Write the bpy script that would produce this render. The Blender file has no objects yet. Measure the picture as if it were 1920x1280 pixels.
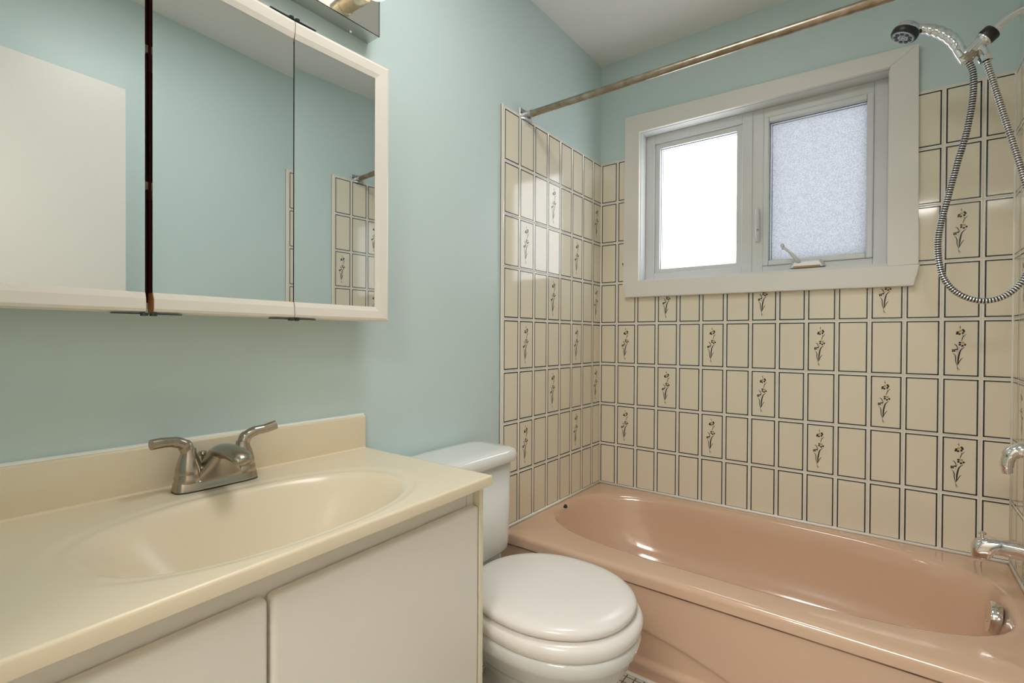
import bpy, bmesh, math, random
from mathutils import Vector, Matrix
random.seed(7)
scene = bpy.context.scene
COL = scene.collection
pi = math.pi
rad = math.radians

# ------------------------------------------------------------------ camera
cam_d = bpy.data.cameras.new('camera'); cam = bpy.data.objects.new('camera', cam_d); COL.objects.link(cam)
cam_d.sensor_width = 36.0; cam_d.lens = 929.9 / 1920 * 36.0; cam_d.clip_start = 0.02
yaw, pit, rol = -0.6485, -0.0076, 0.0053
fw = Vector((math.sin(yaw) * math.cos(pit), math.cos(yaw) * math.cos(pit), math.sin(pit)))
rt = Vector((math.cos(yaw), -math.sin(yaw), 0)); up = rt.cross(fw)
r2 = rt * math.cos(rol) + up * math.sin(rol); u2 = -rt * math.sin(rol) + up * math.cos(rol)
M3 = Matrix((r2, u2, -fw)).transposed()
cam.matrix_world = Matrix.Translation((1.1677, -2.2783, 1.0582)) @ M3.to_4x4()
scene.camera = cam

# ------------------------------------------------------------------ colour management, sky, lights
vs = scene.view_settings
vs.view_transform = 'Standard'; vs.look = 'None'; vs.gamma = 1.0; vs.use_curve_mapping = False
vs.exposure = 0.10
world = bpy.data.worlds.new('sky'); scene.world = world; world.use_nodes = True
bg = world.node_tree.nodes['Background']
bg.inputs['Color'].default_value = (0.88, 0.93, 1.0, 1); bg.inputs['Strength'].default_value = 4.7
scene.cycles.max_bounces = 10; scene.cycles.diffuse_bounces = 6; scene.cycles.glossy_bounces = 5
scene.cycles.transmission_bounces = 6; scene.cycles.transparent_max_bounces = 8
scene.cycles.caustics_reflective = False; scene.cycles.caustics_refractive = False
scene.cycles.sample_clamp_indirect = 6.0

def area(name, loc, rot, sx, sy, power, color, portal=False):
    d = bpy.data.lights.new(name, 'AREA'); d.shape = 'RECTANGLE'; d.size = sx; d.size_y = sy
    d.energy = power; d.color = color
    o = bpy.data.objects.new(name, d); COL.objects.link(o); o.location = loc; o.rotation_euler = rot
    if portal: d.cycles.is_portal = True
    return o
area('window_portal', (0.69, 0.14, 1.69), (rad(-90), 0, 0), 0.98, 0.74, 1, (1, 1, 1), True)
# added fill lights out of view: beyond the doorway and over the standing area
area('hall_fill', (1.02, -3.0, 2.36), (rad(32), 0, rad(5)), 0.9, 0.8, 44, (1.0, 0.97, 0.94))
area('overhead_fill', (0.68, -1.45, 2.415), (0, 0, 0), 0.4, 0.4, 8.5, (1.0, 0.98, 0.96))

# ------------------------------------------------------------------ helpers
ORG = {}
def tag(o, label=None, cat=None, group=None, kind=None):
    if label: o['label'] = label
    if cat: o['category'] = cat
    if group: o['group'] = group
    if kind: o['kind'] = kind
    return o
def root(name, loc, label, cat, group=None, kind=None):
    o = bpy.data.objects.new(name, None); COL.objects.link(o); o.location = loc
    o.empty_display_size = 0.05
    ORG[o] = Vector(loc)
    return tag(o, label, cat, group, kind)
def obj(name, bm, mats, parent=None, smooth=False, loc=None, auto=None):
    """bm is in world space; loc sets the origin of a top-level mesh"""
    org = ORG[parent] if parent else Vector(loc or (0, 0, 0))
    bmesh.ops.translate(bm, verts=bm.verts, vec=-org)
    me = bpy.data.meshes.new(name)
    if smooth or auto:
        for f in bm.faces: f.smooth = True
    if auto:
        for e in bm.edges:
            if len(e.link_faces) == 2 and e.calc_face_angle(0) > rad(auto): e.smooth = False
    bm.to_mesh(me); bm.free()
    for m in (mats if isinstance(mats, (list, tuple)) else [mats]): me.materials.append(m)
    o = bpy.data.objects.new(name, me); COL.objects.link(o)
    if parent: o.parent = parent
    else: o.location = org
    ORG[o] = org
    return o
def NB(): return bmesh.new()
def box(bm, x0, x1, y0, y1, z0, z1, mi=0, bev=0, seg=3, fn=None):
    v = [bm.verts.new((x, y, z)) for x in (x0, x1) for y in (y0, y1) for z in (z0, z1)]
    fs = [(0, 1, 3, 2), (4, 6, 7, 5), (0, 4, 5, 1), (2, 3, 7, 6), (0, 2, 6, 4), (1, 5, 7, 3)]
    F = [bm.faces.new([v[i] for i in f]) for f in fs]
    bmesh.ops.recalc_face_normals(bm, faces=F)
    for f in F: f.material_index = mi
    if bev:
        E = set(e for f in F for e in f.edges)
        if fn: E = [e for e in E if fn(e)]
        r = bmesh.ops.bevel(bm, geom=list(E), offset=bev, segments=seg, profile=0.5, affect='EDGES')
        for f in r['faces']: f.material_index = mi
        v = [q for q in bm.verts if q.is_valid]
    return v
def quad(bm, pts, mi=0):
    f = bm.faces.new([bm.verts.new(p) for p in pts]); f.material_index = mi; return f
def loft(bm, rings, mi=0, cap0=True, cap1=True, closed=True):
    R = [[bm.verts.new(p) for p in r] for r in rings]
    n = len(rings[0]); F = []
    for a, b in zip(R, R[1:]):
        for i in range(n if closed else n - 1):
            j = (i + 1) % n
            F.append(bm.faces.new((a[i], a[j], b[j], b[i])))
    if cap0: F.append(bm.faces.new(R[0][::-1]))
    if cap1: F.append(bm.faces.new(R[-1]))
    for f in F: f.material_index = mi
    return F
def spline(pts, n):
    """Catmull-Rom through tuples of any size"""
    out = []
    P = [pts[0]] + list(pts) + [pts[-1]]
    for i in range(1, len(P) - 2):
        for k in range(n):
            t = k / n
            out.append(tuple(0.5 * (2 * b + (c - a) * t + (2 * a - 5 * b + 4 * c - d) * t * t + (3 * b - a - 3 * c + d) * t ** 3)
                             for a, b, c, d in zip(P[i - 1], P[i], P[i + 1], P[i + 2])))
    out.append(tuple(pts[-1]))
    return out
def tube(bm, pts, rads, seg=16, mi=0, cap=True, flat=1.0, up0=Vector((0, 0, 1))):
    P = [Vector(p) for p in pts]; n = len(P)
    if not isinstance(rads, (list, tuple)): rads = [rads] * n
    rings = []; N = None
    for i in range(n):
        T = (P[min(i + 1, n - 1)] - P[max(i - 1, 0)]).normalized()
        if N is None:
            N = up0 - T * up0.dot(T)
            if N.length < 1e-3: N = Vector((1, 0, 0)) - T * T.x
            N.normalize()
        else:
            N = (N - T * N.dot(T)).normalized()
        B = T.cross(N)
        r = rads[i]
        rings.append([P[i] + N * (r * flat * math.cos(2 * pi * k / seg)) + B * (r * math.sin(2 * pi * k / seg)) for k in range(seg)])
    F = loft(bm, rings, mi, cap, cap)
    bmesh.ops.recalc_face_normals(bm, faces=F)
    return F
def lathe(bm, prof, origin, axis=(0, 0, 1), seg=32, mi=0):
    """prof: list of (radius, distance along the axis)"""
    A = Vector(axis).normalized(); o = Vector(origin)
    N = A.orthogonal().normalized(); B = A.cross(N)
    rings = [[o + A * h + (N * math.cos(2 * pi * k / seg) + B * math.sin(2 * pi * k / seg)) * max(r, 1e-5) for k in range(seg)] for r, h in prof]
    F = loft(bm, rings, mi)
    bmesh.ops.recalc_face_normals(bm, faces=F)
    return F
def sup(cx, cy, a, b, n, m, z=None, a2=None):
    """superellipse outline of m points; a2 = other half length on the -x side"""
    out = []
    for k in range(m):
        t = 2 * pi * k / m; c, s = math.cos(t), math.sin(t)
        aa = a if c >= 0 or a2 is None else a2
        x = cx + aa * math.copysign(abs(c) ** (2 / n), c); y = cy + b * math.copysign(abs(s) ** (2 / n), s)
        out.append((x, y) if z is None else (x, y, z))
    return out
def smooth01(t):
    t = max(0.0, min(1.0, t)); return t * t * (3 - 2 * t)

# ------------------------------------------------------------------ materials
def mat(name, color, rough=0.5, metal=0.0, spec=0.5, coat=0.0, bump=None, bscale=60, emis=None, estr=0, var=None, vscale=8, aniso=0):
    m = bpy.data.materials.new(name); m.use_nodes = True
    nt = m.node_tree; b = nt.nodes['Principled BSDF']
    b.inputs['Base Color'].default_value = (*color, 1); b.inputs['Roughness'].default_value = rough
    b.inputs['Metallic'].default_value = metal; b.inputs['Specular IOR Level'].default_value = spec
    b.inputs['Coat Weight'].default_value = coat; b.inputs['Coat Roughness'].default_value = 0.06
    if emis: b.inputs['Emission Color'].default_value = (*emis, 1); b.inputs['Emission Strength'].default_value = estr
    tc = nt.nodes.new('ShaderNodeTexCoord')
    if var:
        nz = nt.nodes.new('ShaderNodeTexNoise'); nz.inputs['Scale'].default_value = vscale; nz.inputs['Detail'].default_value = 4
        nt.links.new(tc.outputs['Object'], nz.inputs['Vector'])
        mx = nt.nodes.new('ShaderNodeMix'); mx.data_type = 'RGBA'
        mx.inputs[6].default_value = (*color, 1); mx.inputs[7].default_value = (*var, 1)
        rp = nt.nodes.new('ShaderNodeMapRange'); rp.inputs[1].default_value = 0.35; rp.inputs[2].default_value = 0.7
        nt.links.new(nz.outputs['Fac'], rp.inputs[0]); nt.links.new(rp.outputs[0], mx.inputs[0])
        nt.links.new(mx.outputs[2], b.inputs['Base Color'])
    if bump:
        n2 = nt.nodes.new('ShaderNodeTexNoise'); n2.inputs['Scale'].default_value = bscale; n2.inputs['Detail'].default_value = 3
        nt.links.new(tc.outputs['Object'], n2.inputs['Vector'])
        bp = nt.nodes.new('ShaderNodeBump'); bp.inputs['Strength'].default_value = bump; bp.inputs['Distance'].default_value = 0.002
        nt.links.new(n2.outputs['Fac'], bp.inputs['Height']); nt.links.new(bp.outputs[0], b.inputs['Normal'])
    return m
M_wall = mat('aqua_wall_paint', (0.58, 0.70, 0.69), 0.38, bump=0.10, bscale=220)
M_ceil = mat('white_ceiling_paint', (0.80, 0.79, 0.78), 0.7, bump=0.15, bscale=160)
M_hall = mat('hall_paint', (0.80, 0.74, 0.66), 0.7)
M_hallfloor = mat('hall_floor', (0.45, 0.33, 0.22), 0.5)
M_trim = mat('white_trim_paint', (0.76, 0.735, 0.68), 0.35)
M_vinyl = mat('white_vinyl', (0.66, 0.67, 0.66), 0.3)
M_grout = mat('pale_grout', (0.80, 0.77, 0.70), 0.8, var=(0.70, 0.62, 0.50), vscale=14)
M_tile = mat('cream_glazed_tile', (0.79, 0.72, 0.575), 0.07, spec=0.5, bump=0.04, bscale=14)
M_tedge = mat('pale_tile_edge_glaze', (0.84, 0.80, 0.71), 0.1)
M_line = mat('dark_green_grey_line', (0.025, 0.035, 0.04), 0.2)
M_flower = mat('black_flower_print', (0.018, 0.012, 0.012), 0.25)
M_yellow = mat('yellow_flower_centre', (0.62, 0.36, 0.06), 0.25)
M_caulk = mat('white_caulk', (0.88, 0.86, 0.80), 0.5)
M_tub = mat('pink_beige_enamel', (0.69, 0.465, 0.325), 0.14, spec=0.6, coat=0.6)
M_seam = mat('dark_brown_seam', (0.06, 0.03, 0.015), 0.7, var=(0.30, 0.18, 0.09), vscale=9)
M_chrome = mat('polished_chrome', (0.78, 0.78, 0.78), 0.06, metal=1.0)
M_chrome2 = mat('satin_nickel', (0.43, 0.375, 0.31), 0.22, metal=1.0)
M_rod = mat('tarnished_steel_tube', (0.42, 0.36, 0.29), 0.34, metal=1.0, var=(0.26, 0.20, 0.13), vscale=30)
M_galv = mat('galvanised_bracket', (0.62, 0.62, 0.62), 0.3, metal=1.0)
M_black = mat('black_rubber', (0.012, 0.012, 0.014), 0.4)
M_greyp = mat('grey_spray_face', (0.40, 0.44, 0.47), 0.4)
M_toilet = mat('white_porcelain', (0.76, 0.76, 0.735), 0.08, spec=0.5, coat=0.3)
M_seat = mat('white_seat_plastic', (0.82, 0.775, 0.735), 0.22)
M_vtop = mat('cream_cultured_marble', (0.80, 0.695, 0.515), 0.24, spec=0.5, var=(0.78, 0.675, 0.50), vscale=3)
M_cab = mat('white_thermofoil', (0.82, 0.775, 0.71), 0.42)
M_cabedge = mat('cream_cabinet_edge', (0.80, 0.74, 0.58), 0.5)
M_gapbrown = mat('brown_board_edge', (0.45, 0.28, 0.12), 0.8)
M_mframe = mat('white_moulded_frame', (0.82, 0.765, 0.69), 0.3)
M_mirror = mat('mirror_silver', (0.84, 0.87, 0.86), 0.0, metal=1.0)
M_darkint = mat('dark_red_brown_interior', (0.10, 0.018, 0.008), 0.6)
M_wood = mat('orange_brown_wood_end', (0.42, 0.17, 0.05), 0.5)
M_shelf = mat('pale_shelf_edge', (0.72, 0.62, 0.44), 0.5)
M_lampbox = mat('polished_lamp_bar', (0.80, 0.82, 0.79), 0.10, metal=1.0)
M_lampside = mat('satin_lamp_side', (0.62, 0.62, 0.58), 0.35, metal=1.0)
M_socket = mat('brass_tinted_socket', (0.85, 0.72, 0.52), 0.22, metal=0.9)
M_bulb = mat('frosted_bulb', (0.95, 0.9, 0.85), 0.3, emis=(1.0, 0.80, 0.58), estr=1.1)
M_debris = mat('black_rubber_stopper', (0.02, 0.006, 0.01), 0.2)

# mosaic floor
M_floor = bpy.data.materials.new('small_square_floor_mosaic'); M_floor.use_nodes = True
nt = M_floor.node_tree; b = nt.nodes['Principled BSDF']; b.inputs['Roughness'].default_value = 0.3
tc = nt.nodes.new('ShaderNodeTexCoord'); br = nt.nodes.new('ShaderNodeTexBrick')
br.offset = 0; br.squash = 1; br.inputs['Scale'].default_value = 1.0
br.inputs['Brick Width'].default_value = 0.0276; br.inputs['Row Height'].default_value = 0.0276
br.inputs['Mortar Size'].default_value = 0.0017; br.inputs['Mortar Smooth'].default_value = 0.1
br.inputs['Color1'].default_value = (0.74, 0.68, 0.60, 1); br.inputs['Color2'].default_value = (0.66, 0.60, 0.52, 1)
br.inputs['Mortar'].default_value = (0.06, 0.04, 0.025, 1)
nt.links.new(tc.outputs['Object'], br.inputs['Vector']); nt.links.new(br.outputs['Color'], b.inputs['Base Color'])

# obscured window glass: thin sheet, partly scattering, with a pebbled surface
def glass_mat(name, thru, bumpy, tint):
    m = bpy.data.materials.new(name); m.use_nodes = True; nt = m.node_tree; nt.nodes.clear()
    out = nt.nodes.new('ShaderNodeOutputMaterial'); mx = nt.nodes.new('ShaderNodeMixShader'); mx.inputs[0].default_value = 1 - thru
    tr = nt.nodes.new('ShaderNodeBsdfTransparent'); tr.inputs[0].default_value = (*tint, 1)
    tl = nt.nodes.new('ShaderNodeBsdfTranslucent')
    tcn = nt.nodes.new('ShaderNodeTexCoord'); nz = nt.nodes.new('ShaderNodeTexNoise'); nz.inputs['Scale'].default_value = 260; nz.inputs['Detail'].default_value = 1
    nt.links.new(tcn.outputs['Object'], nz.inputs['Vector'])
    cr = nt.nodes.new('ShaderNodeMix'); cr.data_type = 'RGBA'
    cr.inputs[6].default_value = (*[c * (1 - bumpy) for c in tint], 1); cr.inputs[7].default_value = (*tint, 1)
    mr = nt.nodes.new('ShaderNodeMapRange'); mr.inputs[1].default_value = 0.35; mr.inputs[2].default_value = 0.65
    nt.links.new(nz.outputs['Fac'], mr.inputs[0]); nt.links.new(mr.outputs[0], cr.inputs[0]); nt.links.new(cr.outputs[2], tl.inputs[0])
    gl = nt.nodes.new('ShaderNodeBsdfGlossy'); gl.inputs['Roughness'].default_value = 0.6
    m2 = nt.nodes.new('ShaderNodeMixShader'); m2.inputs[0].default_value = 0.05
    nt.links.new(tr.outputs[0], mx.inputs[1]); nt.links.new(tl.outputs[0], mx.inputs[2])
    nt.links.new(mx.outputs[0], m2.inputs[1]); nt.links.new(gl.outputs[0], m2.inputs[2]); nt.links.new(m2.outputs[0], out.inputs[0])
    return m
M_glass = glass_mat('frosted_glass', 0.35, 0.0, (1.0, 1.0, 1.0))
M_glass2 = glass_mat('pebbled_glass', 0.10, 0.30, (0.455, 0.460, 0.468))

# ------------------------------------------------------------------ room shell
W = 1.5; H = 2.43; YB = -2.40; ZT = 0.33        # width, ceiling height, rear wall, tub rim height
WX0, WX1, WZ0, WZ1 = 0.2136, 1.1647, 1.3365, 2.044   # window opening
def struct(name, bm, m, label=None, cat=None, **k):
    return tag(obj(name, bm, m, **k), label, cat, kind='structure')
bm = NB(); box(bm, -0.1, W + 0.1, YB - 0.1, 0.16, -0.1, 0); struct('floor', bm, M_floor, 'floor of small pale square mosaic tiles with dark grout', 'floor')
bm = NB(); box(bm, -0.1, W + 0.1, YB - 0.1, 0.16, H, H + 0.1); struct('ceiling', bm, M_ceil, 'plain white ceiling above the shower', 'ceiling')
bm = NB(); box(bm, -0.1, 0, YB - 0.1, 0.16, 0, H); struct('wall_left', bm, M_wall, 'pale aqua wall behind the mirror cabinet and toilet', 'wall')
bm = NB(); box(bm, W, W + 0.1, YB - 0.1, 0.16, 0, H); struct('wall_right', bm, M_wall, 'pale aqua wall holding the shower arm, seen in the mirrors', 'wall')
bm = NB()
box(bm, 0, WX0, 0, 0.16, 0, H); box(bm, WX1, W, 0, 0.16, 0, H); box(bm, WX0, WX1, 0, 0.16, 0, WZ0); box(bm, WX0, WX1, 0, 0.16, WZ1, H)
struct('wall_back', bm, M_wall, 'pale aqua wall around the window above the tub', 'wall')
bm = NB()
box(bm, 0, 0.68, YB - 0.1, YB, 0, H); box(bm, 1.46, W, YB - 0.1, YB, 0, H); box(bm, 0.68, 1.46, YB - 0.1, YB, 2.07, H)
struct('wall_rear', bm, M_wall, 'pale aqua wall with the doorway, behind the viewer', 'wall')
# hallway beyond the doorway
bm = NB()
box(bm, 0.2, 2.0, -3.8, YB - 0.1, -0.1, 0); struct('floor_hall', bm, M_hallfloor, 'hallway floor beyond the doorway', 'floor')
bm = NB()
box(bm, 0.1, 0.2, -3.8, YB - 0.1, 0, H); box(bm, 2.0, 2.1, -3.8, YB - 0.1, 0, H); box(bm, 0.1, 2.1, -3.9, -3.8, 0, H)
box(bm, 1.6, 2.0, YB - 0.11, YB - 0.1, 0, H)
struct('wall_hall', bm, M_hall, 'beige hallway walls beyond the doorway', 'wall')
bm = NB(); box(bm, 0.1, 2.1, -3.9, YB - 0.1, H, H + 0.1); struct('ceiling_hall', bm, M_ceil, 'hallway ceiling beyond the doorway', 'ceiling')

# ------------------------------------------------------------------ wall tiles with printed borders and flowers
P = 0.1016; PZ = 0.2001; ZL = 1.13                 # column and row pitch, height of the line below row 4
def zrow(r): return ZL + (4 - r) * PZ             # bottom line of row r
def subtract(rc, hole):
    a0, a1, b0, b1 = rc
    if not hole: return [rc]
    h0, h1, g0, g1 = hole
    if a1 <= h0 or a0 >= h1 or b1 <= g0 or b0 >= g1: return [rc]
    out = []
    if a0 < h0: out.append((a0, h0, b0, b1))
    if a1 > h1: out.append((h1, a1, b0, b1))
    m0, m1 = max(a0, h0), min(a1, h1)
    if b0 < g0: out.append((m0, m1, b0, g0))
    if b1 > g1: out.append((m0, m1, g1, b1))
    return out
def stroke(bm, pts, w, place, mi, d):
    """tapered brush stroke; w widest half width"""
    n = len(pts); L = []; R = []
    sp = spline(pts, 4); n = len(sp)
    for i, p in enumerate(sp):
        a = sp[max(i - 1, 0)]; c = sp[min(i + 1, n - 1)]
        tx, tz = c[0] - a[0], c[1] - a[1]; l = math.hypot(tx, tz) or 1
        h = w * (0.22 + 0.78 * math.sin(pi * i / (n - 1)))
        L.append((p[0] - tz / l * h, p[1] + tx / l * h)); R.append((p[0] + tz / l * h, p[1] - tx / l * h))
    for i in range(n - 1): quad(bm, [place(q[0], q[1], d) for q in (L[i], L[i + 1], R[i + 1], R[i])], mi)
def blob(bm, c, rx, rz, ang, place, mi, d):
    pts = []
    for k in range(12):
        t = 2 * pi * k / 12; x = rx * math.cos(t); z = rz * math.sin(t)
        pts.append(place(c[0] + x * math.cos(ang) - z * math.sin(ang), c[1] + x * math.sin(ang) + z * math.cos(ang), d))
    quad(bm, pts, mi)
def fl(x, y): return ((x - 254) / 7550, (680 - y) / 5860)
STROKES = [([(240, 300), (234, 260), (232, 220)], .0008), ([(236, 275), (222, 262), (205, 258)], .0006),
           ([(275, 400), (290, 450), (258, 540)], .0007), ([(355, 390), (290, 452), (255, 545)], .0011),
           ([(115, 590), (165, 625), (190, 690)], .0014), ([(225, 645), (195, 690), (165, 780)], .0006),
           ([(322, 650), (245, 720), (210, 840), (198, 950), (190, 1020)], .0023),
           ([(95, 770), (145, 830), (155, 940), (185, 1045)], .0014), ([(290, 860), (240, 920), (195, 1012)], .0012),
           ([(175, 1020), (195, 1080), (242, 1116)], .0008), ([(182, 1060), (190, 1100), (208, 1136)], .0006)]
PETALS = [(185, 358), (175, 386), (222, 393), (285, 374), (307, 338), (290, 314),
          (230, 565), (230, 606), (280, 628), (330, 606), (92, 715), (95, 742), (130, 738), (152, 705), (174, 698)]
def flower(bm, u, v, place, d):
    pl = lambda a, b_, dd: place(u + a, v + b_, dd)
    for pts, w in STROKES: stroke(bm, [fl(*q) for q in pts], w, pl, 3, d)
    for i, q in enumerate(PETALS): blob(bm, fl(*q), 0.0036 if i < 10 else 0.0026, 0.0032 if i < 10 else 0.0022, 0.5 * i, pl, 3, d + 0.0001)
    blob(bm, fl(232, 336), 0.0042, 0.0042, 0, pl, 4, d + 0.00005); blob(bm, fl(290, 568), 0.0042, 0.0042, 0, pl, 4, d + 0.00005)
    blob(bm, fl(122, 712), 0.0026, 0.0026, 0, pl, 2, d + 0.00005)
def tile_panel(name, cols, place, nflower, hole, label, sides, ext):
    """cols: list of (u0, u1, has line at u0, has line at u1); place(u, z, depth) -> world"""
    bm = NB()
    def slab(rc, d0, d1, mi, ins=0.0):
        for a0, a1, b0, b1 in subtract(rc, hole):
            lo = [place(a, b_, d0) for a, b_ in ((a0, b0), (a1, b0), (a1, b1), (a0, b1))]
            hi = [place(a, b_, d1) for a, b_ in ((a0 + ins, b0 + ins), (a1 - ins, b0 + ins), (a1 - ins, b1 - ins), (a0 + ins, b1 - ins))]
            loft(bm, [lo, hi], mi, cap0=False)
    zt, zb = zrow(0) + 0.006, ZT + 0.002
    slab((ext[0], ext[1], zb, zt), 0.0, 0.0050, 0)
    g = 0.0013
    for ci, (u0, u1, l0, l1) in enumerate(cols):
        for r in range(1, 9):
            z0, z1 = zrow(r), zrow(r - 1)
            a0, a1, b0, b1 = u0 + g, u1 - g, z0 + g, z1 - g
            slab((a0, a1, b0, b1), 0.0048, 0.0068, 5, 0.0012)
            m = 0.0045; e = 0.0042
            c0 = a0 + (m if l0 else 0.0014); c1 = a1 - (m if l1 else 0.0014)
            d0, d1 = b0 + m - 0.0004, b1 - m + 0.0004
            def flat(rc, d, mi):
                for p0, p1, q0, q1 in subtract(rc, hole):
                    quad(bm, [place(p0, q0, d), place(p1, q0, d), place(p1, q1, d), place(p0, q1, d)], mi)
            flat((c0, c1, d0, d1), 0.00690, 1)
            flat((c0, c1, d0, d0 + e), 0.00700, 2); flat((c0, c1, d1 - e, d1), 0.00700, 2)
            if l0: flat((c0, c0 + e, d0, d1), 0.00700, 2)
            if l1: flat((c1 - e, c1, d0, d1), 0.00700, 2)
            if nflower(ci + 1, r):
                uc, zc = (u0 + u1) / 2, (z0 + z1) / 2
                if not hole or not (hole[0] - .03 < uc < hole[1] + .03 and hole[2] - .03 < zc < hole[3] + .03):
                    flower(bm, uc, zc, place, 0.00710)
    bmesh.ops.recalc_face_normals(bm, faces=bm.faces)
    c = place(ext[0], 1.0, -0.5)
    for f in bm.faces:
        if f.normal.dot(Vector(place(0, 0, 1)) - Vector(place(0, 0, 0))) < -0.5: f.normal_flip()
    return tag(obj(name, bm, [M_grout, M_tile, M_line, M_flower, M_yellow, M_tedge]), label, 'tiles', kind='structure')
mid_f = lambda c, r: (r in (3, 5, 7) and c % 4 == 2) or (r in (2, 4, 6) and c % 4 == 0)
aB = 0.0967
cols = [(0.007, aB, True, True)] + [(aB + k * P, aB + (k + 1) * P, True, True) for k in range(13)] + [(aB + 13 * P, 1.492, True, False)]
tile_panel('trim_1', cols, lambda u, z, d: (u, -d, z), mid_f, (WX0 - 0.01, WX1 + 0.01, WZ0 - 0.01, WZ1 + 0.01),
           'cream tiles with dark borders and flower sprays on the window wall', None, (0, W))
aL = 0.0918
colsL = [(-(aL + (8 - k) * P), -(aL + (7 - k) * P), True, True) for k in range(1, 8)] + [(-aL, -0.007, True, False)]
tile_panel('trim_2', colsL, lambda u, z, d: (d, u, z), mid_f, None,
           'cream flower tiles on the left wall between toilet and corner', None, (-0.817, 0))
def rf(c, r): return (r in (3, 5, 7) and c in (1, 5)) or (r in (2, 4, 6) and c in (3, 7))
tile_panel('trim_3', colsL, lambda u, z, d: (W - d, u, z), rf, None,
           'cream flower tiles on the right wall behind the tub taps', None, (-0.817, 0))
bm = NB()
tube(bm, [(0.008, -0.80, ZT + 0.002), (0.008, -0.008, ZT + 0.002)], 0.006, 8)
tube(bm, [(0.008, -0.008, ZT + 0.002), (1.492, -0.008, ZT + 0.002)], 0.006, 8)
tube(bm, [(1.492, -0.008, ZT + 0.002), (1.492, -0.80, ZT + 0.002)], 0.006, 8)
tube(bm, [(0.008, -0.008, ZT), (0.008, -0.008, zrow(0))], 0.0022, 8)
tube(bm, [(1.492, -0.008, ZT), (1.492, -0.008, zrow(0))], 0.0035, 8)
struct('trim_4', bm, M_caulk, 'white caulk bead where tiles meet the tub rim', 'caulk', smooth=True)
# white edging strip of the left tile field
bm = NB(); box(bm, 0.0, 0.0075, -0.817, -0.8055, 0.0, zrow(0) + 0.008, bev=0.002); box(bm, 0, 0.006, -0.86, -0.82, 0, 0.02)
struct('trim_5', bm, M_tedge, 'pale vertical edging at the open end of the left tiles', 'tile edging')
bm = NB(); box(bm, W - 0.0075, W, -0.817, -0.8055, 0.0, zrow(0) + 0.008, bev=0.002)
struct('trim_6', bm, M_tedge, 'pale vertical edging of the right wall tiles seen in the mirror', 'tile edging')
# pale strip on the floor along the tub apron
bm = NB(); box(bm, 0.0, W, -0.818, -0.79, 0.0, 0.006, bev=0.002)
struct('trim_7', bm, M_caulk, 'pale filler strip on the floor along the tub front', 'caulk')

# ------------------------------------------------------------------ window
win = root('window_1', (0.69, 0, WZ0), 'white framed two light window of frosted glass above the tub', 'window', kind='structure')
def prism(bm, poly, y0, y1, mi=0):
    F = loft(bm, [[(x, y0, z) for x, z in poly], [(x, y1, z) for x, z in poly]], mi)
    bmesh.ops.recalc_face_normals(bm, faces=F)
yc = -0.024
bm = NB(); prism(bm, [(0.142, 2.128), (1.2455, 2.1), (WX1, WZ1 - 0.001), (WX0, WZ1 - 0.001)], -0.005, yc)
bmesh.ops.bevel(bm, geom=list(bm.edges), offset=0.0015, segments=2, affect='EDGES'); obj('head_casing', bm, M_trim, win)
for s, poly in ((0, [(0.136, 1.325), (0.142, 2.128), (WX0, WZ1 - 0.001), (WX0, 1.325)]), (1, [(WX1, 1.325), (WX1, WZ1 - 0.001), (1.2455, 2.1), (1.2515, 1.325)])):
    bm = NB(); prism(bm, poly, -0.005, yc); bmesh.ops.bevel(bm, geom=list(bm.edges), offset=0.0012, segments=2, affect='EDGES')
    obj('side_casing', bm, M_trim, win)
bm = NB(); prism(bm, [(0.134, 1.333), (1.255, 1.323), (1.238, 1.249), (0.150, 1.256)], -0.005, -0.034)
bmesh.ops.bevel(bm, geom=list(bm.edges), offset=0.002, segments=2, affect='EDGES'); obj('sill_board', bm, M_trim, win)
bm = NB()   # reveal lining
box(bm, WX0 - 0.002, WX0 + 0.003, -0.006, 0.10, WZ0, WZ1); box(bm, WX1 - 0.003, WX1 + 0.002, -0.006, 0.10, WZ0, WZ1)
box(bm, WX0, WX1, -0.006, 0.10, WZ1 - 0.003, WZ1 + 0.002); box(bm, WX0, WX1, -0.006, 0.10, WZ0 - 0.012, WZ0 + 0.003)
obj('reveal', bm, M_vinyl, win)
def frame(bm, x0, x1, z0, z1, w, y0, y1, bev=0.002, wb=None):
    wb = wb or w
    box(bm, x0, x0 + w, y0, y1, z0, z1, bev=bev); box(bm, x1 - w, x1, y0, y1, z0, z1, bev=bev)
    box(bm, x0 + w, x1 - w, y0, y1, z1 - w, z1, bev=bev); box(bm, x0 + w, x1 - w, y0, y1, z0, z0 + wb, bev=bev)
bm = NB(); frame(bm, 0.2166, 0.695, 1.340, 2.041, 0.042, 0.058, 0.12, wb=0.034); obj('fixed_frame', bm, M_vinyl, win)
bm = NB(); frame(bm, 0.2587, 0.653, 1.3742, 1.9988, 0.024, 0.068, 0.115, wb=0.020); sf = obj('glazing_frame', bm, M_vinyl, win)
bm = NB(); frame(bm, 0.695, 1.1617, 1.340, 2.041, 0.043, 0.060, 0.12, wb=0.030); obj('sash_frame', bm, M_vinyl, win)
bm = NB(); frame(bm, 0.738, 1.1187, 1.370, 1.998, 0.022, 0.052, 0.115, bev=0.004); obj('opening_sash', bm, M_vinyl, win)
def pane(x0, x1, z0, z1, y, m, label):
    bm = NB(); box(bm, x0, x1, y, y + 0.004, z0, z1)
    p = obj('pane', bm, m, win); p['label'] = label
    bm = NB()
    for d, w in ((0.0015, 0.0022), (0.010, 0.0022)):
        box(bm, x0 + d, x0 + d + w, y - 0.002, y - 0.0002, z0, z1 - d); box(bm, x0 + d, x1, y - 0.002, y - 0.0002, z1 - d - w, z1 - d)
    obj('spacer_line', bm, M_line, p)
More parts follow.
